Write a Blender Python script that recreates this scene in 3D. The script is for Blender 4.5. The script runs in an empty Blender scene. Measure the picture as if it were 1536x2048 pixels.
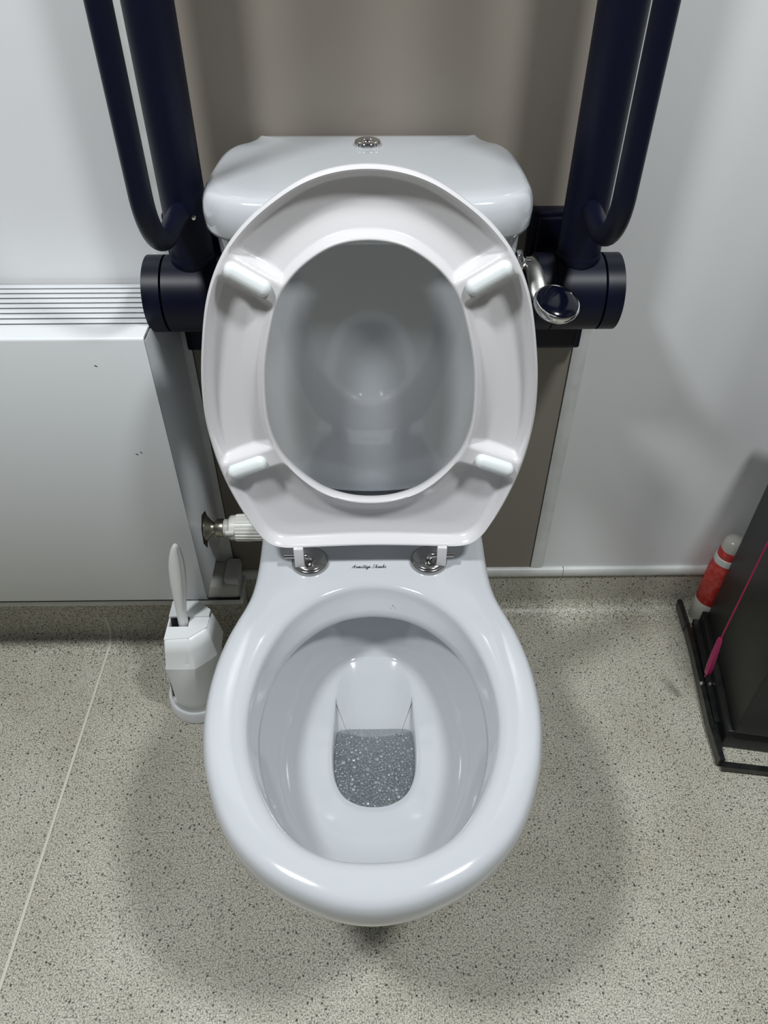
import bpy, bmesh, math, random
from mathutils import Vector, Matrix
R = math.radians
random.seed(7)
scene = bpy.context.scene
COL = scene.collection

# ------------------------------------------------------------------ camera
cam_d = bpy.data.cameras.new('camera')
cam_d.sensor_fit = 'VERTICAL'
cam_d.sensor_height = 36.0
cam_d.lens = 36.0 * 1480.0 / 2048.0
cam_d.clip_start = 0.02
cam = bpy.data.objects.new('camera', cam_d)
COL.objects.link(cam)
cam.location = (0.006, -0.978, 1.16)
cam.rotation_euler = (R(90 - 42.5), 0, R(-0.78))
scene.camera = cam

# ------------------------------------------------------------------ world, lamps, exposure
world = bpy.data.worlds.new('world')
scene.world = world
world.use_nodes = True
world.node_tree.nodes['Background'].inputs[0].default_value = (0.75, 0.8, 0.85, 1)
world.node_tree.nodes['Background'].inputs[1].default_value = 0.02
LAMPS = [((-0.66, -0.84, 2.14), 15.0, 0.20), ((0.68, -0.88, 2.14), 14.0, 0.20)]
LAMP_COLOR = (0.95, 0.985, 1.0)
scene.view_settings.view_transform = 'Standard'
scene.view_settings.look = 'None'
scene.view_settings.gamma = 1.0
scene.view_settings.use_curve_mapping = False
scene.view_settings.exposure = 0.6

# ------------------------------------------------------------------ materials
def mat(name, color, rough=0.5, metal=0.0, spec=0.5, coat=0.0, trans=0.0, ior=None, emit=None):
    m = bpy.data.materials.new(name)
    m.use_nodes = True
    b = m.node_tree.nodes['Principled BSDF']
    b.inputs['Base Color'].default_value = (*color, 1)
    b.inputs['Roughness'].default_value = rough
    b.inputs['Metallic'].default_value = metal
    b.inputs['Specular IOR Level'].default_value = spec
    b.inputs['Coat Weight'].default_value = coat
    b.inputs['Coat Roughness'].default_value = 0.04
    b.inputs['Transmission Weight'].default_value = trans
    if ior: b.inputs['IOR'].default_value = ior
    if emit:
        b.inputs['Emission Color'].default_value = (*emit[0], 1)
        b.inputs['Emission Strength'].default_value = emit[1]
    return m

def nodes(m):
    return m.node_tree.nodes, m.node_tree.links, m.node_tree.nodes['Principled BSDF']

def add_bump(m, scale, strength, dist=0.001, detail=2.0):
    n, l, b = nodes(m)
    tc = n.new('ShaderNodeTexCoord'); ns = n.new('ShaderNodeTexNoise'); bp = n.new('ShaderNodeBump')
    ns.inputs['Scale'].default_value = scale; ns.inputs['Detail'].default_value = detail
    bp.inputs['Strength'].default_value = strength; bp.inputs['Distance'].default_value = dist
    l.new(tc.outputs['Object'], ns.inputs['Vector']); l.new(ns.outputs['Fac'], bp.inputs['Height'])
    l.new(bp.outputs['Normal'], b.inputs['Normal'])

def tint_noise(m, c1, c2, scale, detail=3.0, lo=0.35, hi=0.65):
    n, l, b = nodes(m)
    tc = n.new('ShaderNodeTexCoord'); ns = n.new('ShaderNodeTexNoise'); r = n.new('ShaderNodeValToRGB')
    ns.inputs['Scale'].default_value = scale; ns.inputs['Detail'].default_value = detail
    r.color_ramp.elements[0].position = lo; r.color_ramp.elements[1].position = hi
    r.color_ramp.elements[0].color = (*c1, 1); r.color_ramp.elements[1].color = (*c2, 1)
    l.new(tc.outputs['Object'], ns.inputs['Vector']); l.new(ns.outputs['Fac'], r.inputs['Fac'])
    l.new(r.outputs['Color'], b.inputs['Base Color'])

M = {}
M['ceramic'] = mat('glazed_ceramic', (0.545, 0.565, 0.592), 0.10, coat=0.6)
M['ceramic_cistern'] = M['ceramic']
M['seat'] = mat('seat_plastic', (0.69, 0.675, 0.685), 0.22)
M['buffer'] = mat('buffer_plastic', (0.78, 0.82, 0.82), 0.25)
M['chrome'] = mat('chrome', (0.78, 0.78, 0.77), 0.07, metal=1.0)
M['steel'] = mat('polished_steel', (0.42, 0.41, 0.40), 0.16, metal=1.0)
M['satin'] = mat('satin_metal', (0.22, 0.22, 0.21), 0.38, metal=1.0)
M['nickel'] = mat('dull_nickel', (0.42, 0.39, 0.33), 0.3, metal=1.0)
add_bump(M['nickel'], 300, 0.3)
M['navy'] = mat('navy_powder_coat', (0.0024, 0.0034, 0.0145), 0.42, spec=0.27)
add_bump(M['navy'], 900, 0.05)
M['navy_gloss'] = mat('navy_plastic', (0.002, 0.003, 0.009), 0.13, spec=0.4)
M['white_wall'] = mat('white_wall_panel', (0.66, 0.67, 0.68), 0.28, spec=0.5)
tint_noise(M['white_wall'], (0.69, 0.692, 0.70), (0.715, 0.718, 0.725), 2.5)
M['beige'] = mat('taupe_wall_panel', (0.215, 0.197, 0.170), 0.22, spec=0.5)
tint_noise(M['beige'], (0.222, 0.197, 0.165), (0.234, 0.209, 0.177), 2.5)
M['trim'] = mat('white_pvc_trim', (0.62, 0.63, 0.62), 0.35)
tint_noise(M['trim'], (0.58, 0.59, 0.57), (0.65, 0.66, 0.65), 30)
M['seam'] = mat('dark_sealant', (0.05, 0.048, 0.04), 0.6)
M['rad'] = mat('white_radiator_enamel', (0.73, 0.75, 0.765), 0.33)
add_bump(M['rad'], 700, 0.06)
M['trunk'] = mat('white_trunking', (0.58, 0.58, 0.55), 0.4)
tint_noise(M['trunk'], (0.5, 0.49, 0.45), (0.62, 0.62, 0.6), 25, 5.0)
M['dark'] = mat('dark_gap', (0.02, 0.019, 0.017), 0.7)
M['trv'] = mat('valve_head_plastic', (0.62, 0.62, 0.58), 0.35)
M['brush'] = mat('white_brush_plastic', (0.74, 0.74, 0.73), 0.35)
M['holder'] = mat('white_holder_plastic', (0.74, 0.755, 0.76), 0.3)
M['bristle'] = mat('white_bristles', (0.62, 0.64, 0.65), 0.6)
M['black'] = mat('black_gloss_metal', (0.007, 0.008, 0.008), 0.42, spec=0.4)
M['black_frame'] = mat('black_satin_frame', (0.012, 0.012, 0.012), 0.28)
tint_noise(M['black_frame'], (0.008, 0.009, 0.009), (0.02, 0.021, 0.02), 60, 4)
M['pink'] = mat('pink_cord', (0.36, 0.012, 0.075), 0.5)
M['pink_toggle'] = mat('pink_toggle_plastic', (0.42, 0.012, 0.12), 0.3, trans=0.25)
M['bottle'] = mat('frosted_bottle', (0.45, 0.44, 0.40), 0.25)
M['red'] = mat('red_label', (0.50, 0.03, 0.022), 0.35)
tint_noise(M['red'], (0.42, 0.025, 0.02), (0.58, 0.09, 0.07), 90, 5, 0.45, 0.75)
M['ink'] = mat('dark_ink', (0.03, 0.035, 0.035), 0.4)
M['weld'] = mat('cream_weld', (0.62, 0.60, 0.51), 0.45)
M['light'] = mat('lamp_diffuser', (0.9, 0.9, 0.9), 0.4, emit=((0.95, 0.98, 1.0), 3.0))
M['water'] = mat('toilet_water', (0.25, 0.28, 0.29), 0.04, trans=0.7, ior=1.33)
M['foam'] = mat('soapy_foam', (0.27, 0.30, 0.31), 0.16, trans=0.3, ior=1.9, spec=1.0, coat=1.0)
M['ceiling'] = mat('ceiling_paint', (0.22, 0.22, 0.22), 0.8)
M['side_wall'] = mat('grey_wall', (0.2, 0.2, 0.2), 0.5)
M['door_wall'] = mat('dark_grey_wall', (0.12, 0.12, 0.125), 0.5)

def floor_material():
    m = mat('speckled_safety_vinyl', (0.4, 0.39, 0.35), 0.42, spec=0.45)
    n, l, b = nodes(m)
    tc = n.new('ShaderNodeTexCoord')
    def noise(scale, detail=2.0):
        x = n.new('ShaderNodeTexNoise'); x.inputs['Scale'].default_value = scale; x.inputs['Detail'].default_value = detail
        l.new(tc.outputs['Object'], x.inputs['Vector']); return x
    def ramp(src, stops):
        r = n.new('ShaderNodeValToRGB')
        e = r.color_ramp.elements
        while len(e) < len(stops): e.new(0.5)
        for k, (p, c) in enumerate(stops): e[k].position = p; e[k].color = (*c, 1)
        l.new(src, r.inputs['Fac']); return r
    def mix(f, a, c):
        x = n.new('ShaderNodeMix'); x.data_type = 'RGBA'
        if isinstance(f, float): x.inputs[0].default_value = f
        else: l.new(f, x.inputs[0])
        for s, v in ((6, a), (7, c)):
            if isinstance(v, tuple): x.inputs[s].default_value = (*v, 1)
            else: l.new(v, x.inputs[s])
        return x.outputs[2]
    def math_n(op, a, v=None):
        x = n.new('ShaderNodeMath'); x.operation = op
        l.new(a, x.inputs[0])
        if v is not None:
            if isinstance(v, float): x.inputs[1].default_value = v
            else: l.new(v, x.inputs[1])
        return x.outputs[0]
    # fine grain of the vinyl
    grain = noise(480, 2.0)
    g = ramp(grain.outputs['Fac'], [(0.34, (0.19, 0.178, 0.140)), (0.5, (0.47, 0.45, 0.375)), (0.64, (0.66, 0.64, 0.555))])
    blot = noise(9, 4.0)
    bl = ramp(blot.outputs['Fac'], [(0.3, (0.88, 0.87, 0.84)), (0.7, (1.04, 1.04, 1.05))])
    mul = n.new('ShaderNodeMix'); mul.data_type = 'RGBA'; mul.blend_type = 'MULTIPLY'; mul.inputs[0].default_value = 1.0
    l.new(g.outputs['Color'], mul.inputs[6]); l.new(bl.outputs['Color'], mul.inputs[7])
    cur = mul.outputs[2]
    warp = noise(220, 2.0)
    wv = n.new('ShaderNodeVectorMath'); wv.operation = 'MULTIPLY_ADD'
    l.new(warp.outputs['Color'], wv.inputs[0]); wv.inputs[1].default_value = (0.0035,) * 3
    l.new(tc.outputs['Object'], wv.inputs[2])
    def specks(scale, radius, keep, color, cur, strength):
        v = n.new('ShaderNodeTexVoronoi'); v.feature = 'F1'
        v.inputs['Scale'].default_value = scale; v.inputs['Randomness'].default_value = 1.0
        l.new(wv.outputs[0], v.inputs['Vector'])
        near = math_n('LESS_THAN', v.outputs['Distance'], radius)
        sep = n.new('ShaderNodeSeparateColor'); l.new(v.outputs['Color'], sep.inputs[0])
        gate = math_n('LESS_THAN', sep.outputs[0], keep)
        f = math_n('MULTIPLY', near, gate)
        amt = n.new('ShaderNodeMapRange'); amt.inputs['To Min'].default_value = strength * 0.45; amt.inputs['To Max'].default_value = strength
        l.new(sep.outputs[1], amt.inputs['Value'])
        return mix(math_n('MULTIPLY', f, amt.outputs[0]), cur, color)
    cur = specks(330, 0.33, 0.42, (0.15, 0.14, 0.115), cur, 0.8)
    cur = specks(230, 0.30, 0.42, (0.06, 0.06, 0.052), cur, 0.9)
    cur = specks(150, 0.25, 0.42, (0.022, 0.024, 0.022), cur, 1.0)
    cur = specks(210, 0.24, 0.08, (0.16, 0.11, 0.05), cur, 0.7)
    l.new(cur, b.inputs['Base Color'])
    bp = n.new('ShaderNodeBump'); bp.inputs['Strength'].default_value = 0.25; bp.inputs['Distance'].default_value = 0.0006
    l.new(grain.outputs['Fac'], bp.inputs['Height']); l.new(bp.outputs['Normal'], b.inputs['Normal'])
    return m
M['floor'] = floor_material()

# ------------------------------------------------------------------ object helpers
ORG = {}
def tag(o, label=None, cat=None, group=None, kind=None):
    if label: o['label'] = label
    if cat: o['category'] = cat
    if group: o['group'] = group
    if kind: o['kind'] = kind
    return o

def thing(name, loc, label, cat, group=None):
    o = bpy.data.objects.new(name, None)
    o.empty_display_size = 0.05
    COL.objects.link(o); o.location = loc
    ORG[o.name] = Vector(loc)
    return tag(o, label, cat, group)

def obj(name, verts, faces, m, parent=None, smooth=True, sharp=40, label=None, origin=None):
    """verts are world coordinates; links ONE mesh object"""
    if parent is not None: org = ORG[parent.name]
    elif origin is not None: org = Vector(origin)
    else: org = Vector((0, 0, 0))
    me = bpy.data.meshes.new(name)
    me.from_pydata([tuple(Vector(v) - org) for v in verts], [], faces)
    me.validate()
    bm = bmesh.new(); bm.from_mesh(me)
    bmesh.ops.recalc_face_normals(bm, faces=bm.faces)
    bm.to_mesh(me); bm.free()
    ms = m if isinstance(m, (list, tuple)) else [m]
    for k in ms: me.materials.append(k)
    o = bpy.data.objects.new(name, me)
    COL.objects.link(o)
    if parent is not None: o.parent = parent
    else: o.location = org
    ORG[o.name] = org
    if smooth:
        me.polygons.foreach_set('use_smooth', [True] * len(me.polygons))
        if sharp and hasattr(me, 'set_sharp_from_angle'): me.set_sharp_from_angle(angle=R(sharp))
    if label: o['label'] = label
    return o

class G:
    """geometry collector"""
    def __init__(s): s.v = []; s.f = []
    def add(s, v, f):
        k = len(s.v); s.v += [tuple(x) for x in v]; s.f += [tuple(i + k for i in q) for q in f]; return s
    def box(s, lo, hi, bev=0.0, mtx=None):
        bm = bmesh.new(); bmesh.ops.create_cube(bm, size=1)
        c = [(lo[i] + hi[i]) / 2 for i in range(3)]; d = [hi[i] - lo[i] for i in range(3)]
        for v in bm.verts: v.co = Vector([c[i] + v.co[i] * d[i] for i in range(3)])
        if bev: bmesh.ops.bevel(bm, geom=bm.edges[:], offset=bev, segments=3, affect='EDGES', profile=0.5)
        if mtx is not None:
            for v in bm.verts: v.co = mtx @ v.co
        bm.verts.index_update()
        r = s.add([v.co.copy() for v in bm.verts], [[v.index for v in f.verts] for f in bm.faces]); bm.free(); return r
    def rings(s, rs, cap0=True, cap1=True, closed=True):
        n = len(rs[0]); v = [p for r in rs for p in r]; f = []
        for i in range(len(rs) - 1):
            for j in range(n if closed else n - 1):
                a = i * n + j; b = i * n + (j + 1) % n
                f.append((a, b, b + n, a + n))
        if cap0: f.append(tuple(range(n))[::-1])
        if cap1: f.append(tuple((len(rs) - 1) * n + k for k in range(n)))
        return s.add(v, f)
    def lathe(s, prof, centre, axis='Z', n=48, mtx=None):
        rs = []
        for r, h in prof:
            ring = []
            for k in range(n):
                a = 2 * math.pi * k / n
                if axis == 'Z': p = Vector((r * math.cos(a), r * math.sin(a), h))
                elif axis == 'X': p = Vector((h, r * math.cos(a), r * math.sin(a)))
                else: p = Vector((r * math.cos(a), h, r * math.sin(a)))
                if mtx is not None: p = mtx @ p
                ring.append(p + Vector(centre))
            rs.append(ring)
        return s.rings(rs)
    def tube(s, pts, r, n=24, caps=True):
        pts = [Vector(p) for p in pts]; rs = []
        rad = r if isinstance(r, (list, tuple)) else [r] * len(pts)
        t0 = (pts[1] - pts[0]).normalized()
        u = t0.orthogonal().normalized()
        for i, p in enumerate(pts):
            if i == 0: t = pts[1] - pts[0]
            elif i == len(pts) - 1: t = pts[-1] - pts[-2]
            else: t = (pts[i + 1] - pts[i]).normalized() + (pts[i] - pts[i - 1]).normalized()
            t.normalize(); u = (u - t * u.dot(t)).normalized(); w = t.cross(u)
            rs.append([p + (u * math.cos(2 * math.pi * k / n) + w * math.sin(2 * math.pi * k / n)) * rad[i] for k in range(n)])
        return s.rings(rs, caps, caps)
    def build(s, name, m, parent=None, smooth=True, sharp=40, label=None, origin=None):
        return obj(name, s.v, s.f, m, parent, smooth, sharp, label, origin)

def catmull(P, sub=8, closed=False):
    n = len(P); out = []
    rng = n if closed else n - 1
    for i in range(rng):
        g = lambda k: P[k % n] if closed else P[min(max(k, 0), n - 1)]
        p0, p1, p2, p3 = g(i - 1), g(i), g(i + 1), g(i + 2)
        for j in range(sub):
            t = j / sub
            out.append(tuple(0.5 * ((2 * p1[k]) + (-p0[k] + p2[k]) * t + (2 * p0[k] - 5 * p1[k] + 4 * p2[k] - p3[k]) * t * t
                      + (-p0[k] + 3 * p1[k] - 3 * p2[k] + p3[k]) * t ** 3) for k in range(len(p1))))
    if not closed: out.append(tuple(P[-1]))
    return out

def mirror(half):
    """half outline (x>=0) back centre -> front centre, to a closed loop"""
    rest = [(-x, y) for x, y in reversed(half) if x > 1e-6]
    return list(half) + rest

def polar(loop, c, N, cat=True):
    """sample a closed star-shaped loop at N even angles around c"""
    P = catmull(loop, 6, True) if cat else loop
    out = []
    n = len(P)
    for k in range(N):
        a = 2 * math.pi * k / N; dx, dy = math.sin(a), math.cos(a)
        best = 0
        for i in range(n):
            x1, y1 = P[i][0] - c[0], P[i][1] - c[1]; x2, y2 = P[(i + 1) % n][0] - c[0], P[(i + 1) % n][1] - c[1]
            ex, ey = x2 - x1, y2 - y1
            den = dx * ey - dy * ex
            if abs(den) < 1e-12: continue
            t = (x1 * ey - y1 * ex) / den; u = (x1 * dy - y1 * dx) / den
            if -1e-9 <= u <= 1 + 1e-9 and t > best: best = t
        out.append((c[0] + dx * best, c[1] + dy * best))
    return out

def inset(loop, d, c=None):
    """offset a closed loop inwards by d along its normals"""
    n = len(loop); out = []
    cx = sum(p[0] for p in loop) / n; cy = sum(p[1] for p in loop) / n
    for i in range(n):
        a = loop[i - 2]; b = loop[(i + 2) % n]
        tx, ty = b[0] - a[0], b[1] - a[1]; L = math.hypot(tx, ty) or 1
        nx, ny = -ty / L, tx / L
        if nx * (cx - loop[i][0]) + ny * (cy - loop[i][1]) < 0: nx, ny = -nx, -ny
        out.append((loop[i][0] + nx * d, loop[i][1] + ny * d))
    return out

def sm(e0, e1, x):
    t = min(max((x - e0) / (e1 - e0), 0), 1); return t * t * (3 - 2 * t)
def lerp(a, b, t): return a + (b - a) * t
def lring(A, B, t): return [(lerp(a[0], b[0], t), lerp(a[1], b[1], t)) for a, b in zip(A, B)]
def z3(loop, z): return [(x, y, z) for x, y in loop]

# ------------------------------------------------------------------ the room
XL, XR, YF, ZC = -1.55, 1.55, -2.6, 2.19
def struct(o): o['kind'] = 'structure'; return o

struct(G().box((XL, YF, -0.05), (XR, 0.0, 0.0)).build('floor', M['floor'], smooth=False))
struct(G().box((XL - 0.05, YF - 0.05, ZC), (XR + 0.05, 0.05, ZC + 0.05)).build('ceiling', M['ceiling'], smooth=False))
bxl, bxr = -0.266, 0.302
wv, wf, mi = [], [], []
g = G()
g.box((XL, 0, 0), (bxl, 0.05, ZC)); g.box((bxl, 0, 0), (bxr, 0.05, ZC)); g.box((bxr, 0, 0), (XR, 0.05, ZC))
wb = struct(g.build('wall_back', [M['white_wall'], M['beige']], smooth=False))
for p in wb.data.polygons:
    if bxl < p.center[0] < bxr and abs(p.center[0] - bxl) > 1e-4 and abs(p.center[0] - bxr) > 1e-4: p.material_index = 1
struct(G().box((XL - 0.05, YF, 0), (XL, 0.05, ZC)).build('wall_left', M['side_wall'], smooth=False))
struct(G().box((XR, YF, 0), (XR + 0.05, 0.05, ZC)).build('wall_right', M['side_wall'], smooth=False))
struct(G().box((XL - 0.05, YF - 0.05, 0), (XR + 0.05, YF, ZC)).build('wall_front', M['door_wall'], smooth=False))

# vertical joint strips between the panels: shallow rounded profile
def joint(name, x0, x1, z0, z1, seam_x):
    g = G(); n = 8
    prof = [(x0 + (x1 - x0) * k / n, -0.0035 * math.sin(math.pi * (0.12 + 0.76 * k / n)) ) for k in range(n + 1)] + [(x1, 0.001), (x0, 0.001)]
    g.rings([[(x, y, z) for x, y in prof] for z in (z0, z1)])
    o = struct(g.build(name, M['trim'], sharp=60))
    s = G().box((seam_x - 0.0008, -0.0012, z0), (seam_x + 0.0008, 0.0, z1)).build('joint_line', M['seam'], o, smooth=False)
    return o
joint('trim_1', bxr, bxr + 0.0225, 0.112, ZC, bxr - 0.0006)
joint('trim_2', bxl - 0.024, bxl, 0.112, ZC, bxl + 0.0006)

# coved vinyl skirting (same vinyl as floor) with a white capping strip
BX, BY, BZ = -0.252, -0.064, 0.142           # pipe boxing: right end, front, top
CR = 0.028
def cove_profile(y0, z_top=0.0955):
    """(y, z) from the floor up to the cap, y0 = face plane"""
    P = [(y0 - CR - 0.02, 0.0006), (y0 - CR, 0.0008)]
    for k in range(1, 9):
        a = math.pi / 2 * k / 8
        P.append((y0 - CR + CR * math.sin(a) - 0.002, CR - CR * math.cos(a) + 0.0008))
    P.append((y0 - 0.002, z_top)); P.append((y0 + 0.001, z_top)); P.append((y0 + 0.001, -0.001)); P.append((y0 - CR - 0.02, -0.001))
    return P
g = G()
g.rings([[(x, y, z) for y, z in cove_profile(0.0)] for x in (BX, XR)])
g.rings([[(x, y, z) for y, z in cove_profile(BY)] for x in (XL, BX + 0.002)])
struct(g.build('baseboard_back', M['floor'], sharp=50))
g = G()
cp = [(0, 0.1165), (-0.005, 0.1165), (-0.0075, 0.114), (-0.0085, 0.108), (-0.0085, 0.101), (-0.006, 0.0955), (0, 0.0955)]
g.rings([[(x, y, z) for y, z in cp] for x in (BX, 0.3645)])
g.rings([[(x, y, z) for y, z in cp] for x in (0.3655, XR)])
c_ = struct(g.build('trim_3', M['trim'], sharp=50))
G().rings([[(x, y * 0.9, z) for y, z in cp] for x in (0.3643, 0.3657)]).build('cap_joint', M['seam'], c_, smooth=False)

# pipe boxing along the left with its own cap
g = G()
g.box((XL, BY, 0.02), (BX, 0.0, BZ), 0.006)
b_ = g.build('trim_4', M['trunk'], sharp=35); struct(b_)
G().box((XL, BY - 0.004, 0.0925), (BX + 0.006, -0.001, 0.109), 0.004).build('capping_strip', M['trim'], b_)
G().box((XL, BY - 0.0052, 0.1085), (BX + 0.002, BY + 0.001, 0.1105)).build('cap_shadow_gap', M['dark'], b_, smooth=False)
gg = G()
for k in range(4):
    x = -0.373 + k * 0.004
    gg.box((x, BY - 0.0007, 0.111), (x + 0.0016, BY + 0.001, 0.139))
gg.build('scuff_mark', M['dark'], b_, smooth=False, label='dark scuffs on the white boxing')
# little box-end hump where the pipe drops in beside the radiator
G().box((-0.276, BY + 0.004, BZ - 0.01), (-0.25, -0.004, 0.156), 0.006).build('end_cap', M['trim'], b_)

# weld line in the vinyl running towards the camera and up the cove
g = G(); L_, R_ = [], []
path = [(YF, 0.0006), (-0.13, 0.0006)] + [(y, z) for y, z in cove_profile(BY)[1:11]]
path[-1] = (path[-1][0], 0.06)
W = 0.0022
for y, z in path:
    L_.append((-0.513 - W, y - 0.0006, z + 0.0006)); R_.append((-0.513 + W, y - 0.0006, z + 0.0006))
n = len(path)
g.add(L_ + R_, [(i, i + 1, n + i + 1, n + i) for i in range(n - 1)])
o = g.build('trim_5', M['weld']); struct(o)

# ------------------------------------------------------------------ ceiling lamps
for i, (p, w, s) in enumerate(LAMPS):
    place = ['above the radiator side', 'above the black bin side'][i]
    t = thing('ceiling_light', (p[0], p[1], ZC), 'round white ceiling light, %s' % place, 'light', 'ceiling lights')
    G().lathe([(s * 0.62, 0), (s * 0.62, -0.02), (s * 0.58, -0.032), (s * 0.54, -0.032), (s * 0.54, 0)], (p[0], p[1], ZC), n=48).build('frame', M['trim'], t)
    G().lathe([(s * 0.53, -0.004), (s * 0.53, -0.026), (s * 0.4, -0.034), (0.001, -0.036)], (p[0], p[1], ZC), n=48).build('diffuser', M['light'], t)
    ld = bpy.data.lights.new('ceiling_lamp', 'AREA'); ld.shape = 'DISK'; ld.size = s; ld.energy = w; ld.color = LAMP_COLOR
    lo = bpy.data.objects.new('lamp', ld); COL.objects.link(lo); lo.parent = t; lo.location = (0, 0, -0.045)

# ================================================================== TOILET
toilet = thing('toilet', (0, -0.35, 0), 'white ceramic close-coupled toilet with its seat raised, against the taupe wall panel', 'toilet')
N = 320
RIM = 0.44
outer_half = [(0, -0.025), (0.05, -0.025), (0.10, -0.0255), (0.138, -0.027), (0.148, -0.035), (0.151, -0.06), (0.153, -0.12), (0.1545, -0.18), (0.1555, -0.237), (0.155, -0.28),
    (0.156, -0.315), (0.1590, -0.341), (0.1645, -0.362), (0.1718, -0.3825), (0.1788, -0.405), (0.1846, -0.43), (0.1892, -0.457), (0.1912, -0.483), (0.1911, -0.51), (0.1885, -0.539),
    (0.1815, -0.5744), (0.172, -0.6024), (0.160, -0.63), (0.1465, -0.6526), (0.1315, -0.6705), (0.1120, -0.6877), (0.0917, -0.7012), (0.067, -0.7129),
    (0.044, -0.7213), (0.021, -0.7261), (0, -0.7277)]
open_half = [(0, -0.3345), (0.0265, -0.3378), (0.0560, -0.3490), (0.079, -0.3648), (0.0993, -0.386), (0.1125, -0.4075), (0.1237, -0.4325), (0.1307, -0.455), (0.1350, -0.478),
    (0.1375, -0.50), (0.138, -0.52), (0.1365, -0.54), (0.1325, -0.562), (0.126, -0.583), (0.118, -0.603), (0.107, -0.6235), (0.093, -0.6435), (0.0755, -0.6605), (0.0545, -0.6723),
    (0.033, -0.6788), (0.015, -0.6808), (0, -0.6813)]
lip_half = [(0, -0.3530), (0.0235, -0.3555), (0.043, -0.3612), (0.0660, -0.3740), (0.0865, -0.3925), (0.1025, -0.4135), (0.1133, -0.4350), (0.1207, -0.455), (0.126, -0.478),
    (0.1287, -0.50), (0.1295, -0.52), (0.1282, -0.54), (0.1245, -0.562), (0.1185, -0.583), (0.111, -0.603), (0.1005, -0.6225), (0.0875, -0.6405), (0.071, -0.6555), (0.0515, -0.6665),
    (0.031, -0.6725), (0.014, -0.6745), (0, -0.675)]
cen = (0, -0.50)
OUT = polar(mirror(outer_half), cen, N)
OPN = polar(mirror(open_half), cen, N)
LIP = polar(mirror(lip_half), cen, N)

def pan_mesh():
    rs = []
    # pedestal, from the floor up
    foot = []
    for x, y in OUT:
        yy = -0.06 - ((-0.025 - y) / 0.7027) * 0.46
        foot.append((x * (0.66 if y > -0.35 else lerp(0.66, 0.56, sm(-0.35, -0.72, y))), yy))
    for z, t in ((0.0, 0.0), (0.012, 0.004), (0.04, 0.0), (0.10, 0.02), (0.16, 0.13), (0.22, 0.38), (0.27, 0.64), (0.31, 0.83), (0.34, 0.90), (0.365, 0.945), (0.385, 0.975)):
        loop = []
        for (fx, fy), (ox, oy) in zip(foot, OUT):
            loop.append((lerp(fx, ox, t), lerp(fy, oy, t)))
        rs.append(z3(loop, z))
    rs.append(z3(inset(OUT, 0.0015), 0.398))
    for d, z in ((0.0003, 0.405), (0.0, 0.415), (0.0003, 0.424), (0.0022, 0.4310), (0.0055, 0.4358), (0.0105, 0.4385), (0.017, 0.4395)):
        rs.append(z3(inset(OUT, d), z))
    A = inset(OUT, 0.017); B = inset(OPN, -0.012)
    for t in (0.33, 0.66): rs.append(z3(lring(A, B, t), 0.4402))
    for d, z in ((-0.012, 0.4398), (-0.007, 0.4385), (-0.0032, 0.4360), (-0.0008, 0.4325), (0.0, 0.4285)):
        rs.append(z3(inset(OPN, d), z))
    A = OPN
    for t, z in ((0.35, 0.419), (0.7, 0.409), (1.0, 0.4005)): rs.append(z3(lring(A, LIP, t), z))
    rs.append(z3(inset(LIP, -0.002), 0.3975)); rs.append(z3(inset(LIP, -0.007), 0.3965)); rs.append(z3(inset(LIP, -0.015), 0.395)); rs.append(z3(inset(LIP, -0.0205), 0.3935))
    # bowl
    B0 = [(x, y) for x, y in inset(LIP, -0.0225)]
    B0 = [(x, y + 0.011 * sm(-0.47, -0.35, y)) for x, y in B0]
    sump = [(0, -0.340), (0.022, -0.341), (0.038, -0.350), (0.0480, -0.372), (0.0530, -0.402), (0.0555, -0.43), (0.0565, -0.45), (0.0570, -0.47), (0.0563, -0.487), (0.0535, -0.505), (0.0465, -0.522),
            (0.036, -0.534), (0.022, -0.5415), (0.010, -0.5445), (0, -0.5450)]
    SU = polar(mirror(sump), (0, -0.468), N)
    def zs(y):  # sump rim height: higher at the back
        return lerp(0.262, 0.270, sm(-0.545, -0.45, y)) + 0.026 * sm(-0.46, -0.340, y)
    K = 16
    for k in range(1, K + 1):
        s = k / K
        g_ = s
        loop = []
        for (x0, y0), (x1, y1) in zip(B0, SU):
            x = lerp(x0, x1, g_); y = lerp(y0, y1, g_)
            z1 = zs(y1); z = z1 + (0.388 - z1) * ((1 - s) ** 3.6 * 0.74 + (1 - s) * 0.26)
            loop.append((x, y, z))
        rs.append(loop)
    base = [(x, y) for x, y in SU]
    for d, dz in ((0.0016, -0.0022), (0.0028, -0.0065), (0.0032, -0.012)):
        rs.append([(lerp(xo, x, 1 - sm(-0.425, -0.385, yo)), lerp(yo, y, 1 - sm(-0.425, -0.385, yo)) - (0.5 * abs(dz) if yo > -0.40 else 0), zs(yo) + dz * (1 - 0.8 * sm(-0.425, -0.385, yo))) for (x, y), (xo, yo) in zip(inset(base, d), base)])
    deep = [(0, -0.452), (0.02, -0.452), (0.034, -0.454), (0.041, -0.461), (0.045, -0.47), (0.0465, -0.485), (0.0445, -0.502), (0.037, -0.518), (0.026, -0.528), (0.013, -0.533), (0, -0.5335)]
    DP = polar(mirror(deep), (0, -0.485), N)
    top = rs[-1]
    for t in (0.2, 0.4, 0.6, 0.8, 1.0):
        rs.append([(lerp(a[0], b[0], t), lerp(a[1], b[1], t), lerp(a[2], 0.222, t)) for a, b in zip(top, DP)])
    for s_, z in ((0.8, 0.19), (0.6, 0.165), (0.3, 0.15)):
        rs.append([((x) * s_, -0.485 + (y + 0.485) * s_, z) for x, y in DP])
    return rs
g = G(); g.rings(pan_mesh())
pan = g.build('pan', M['ceramic'], toilet, sharp=70)
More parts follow.
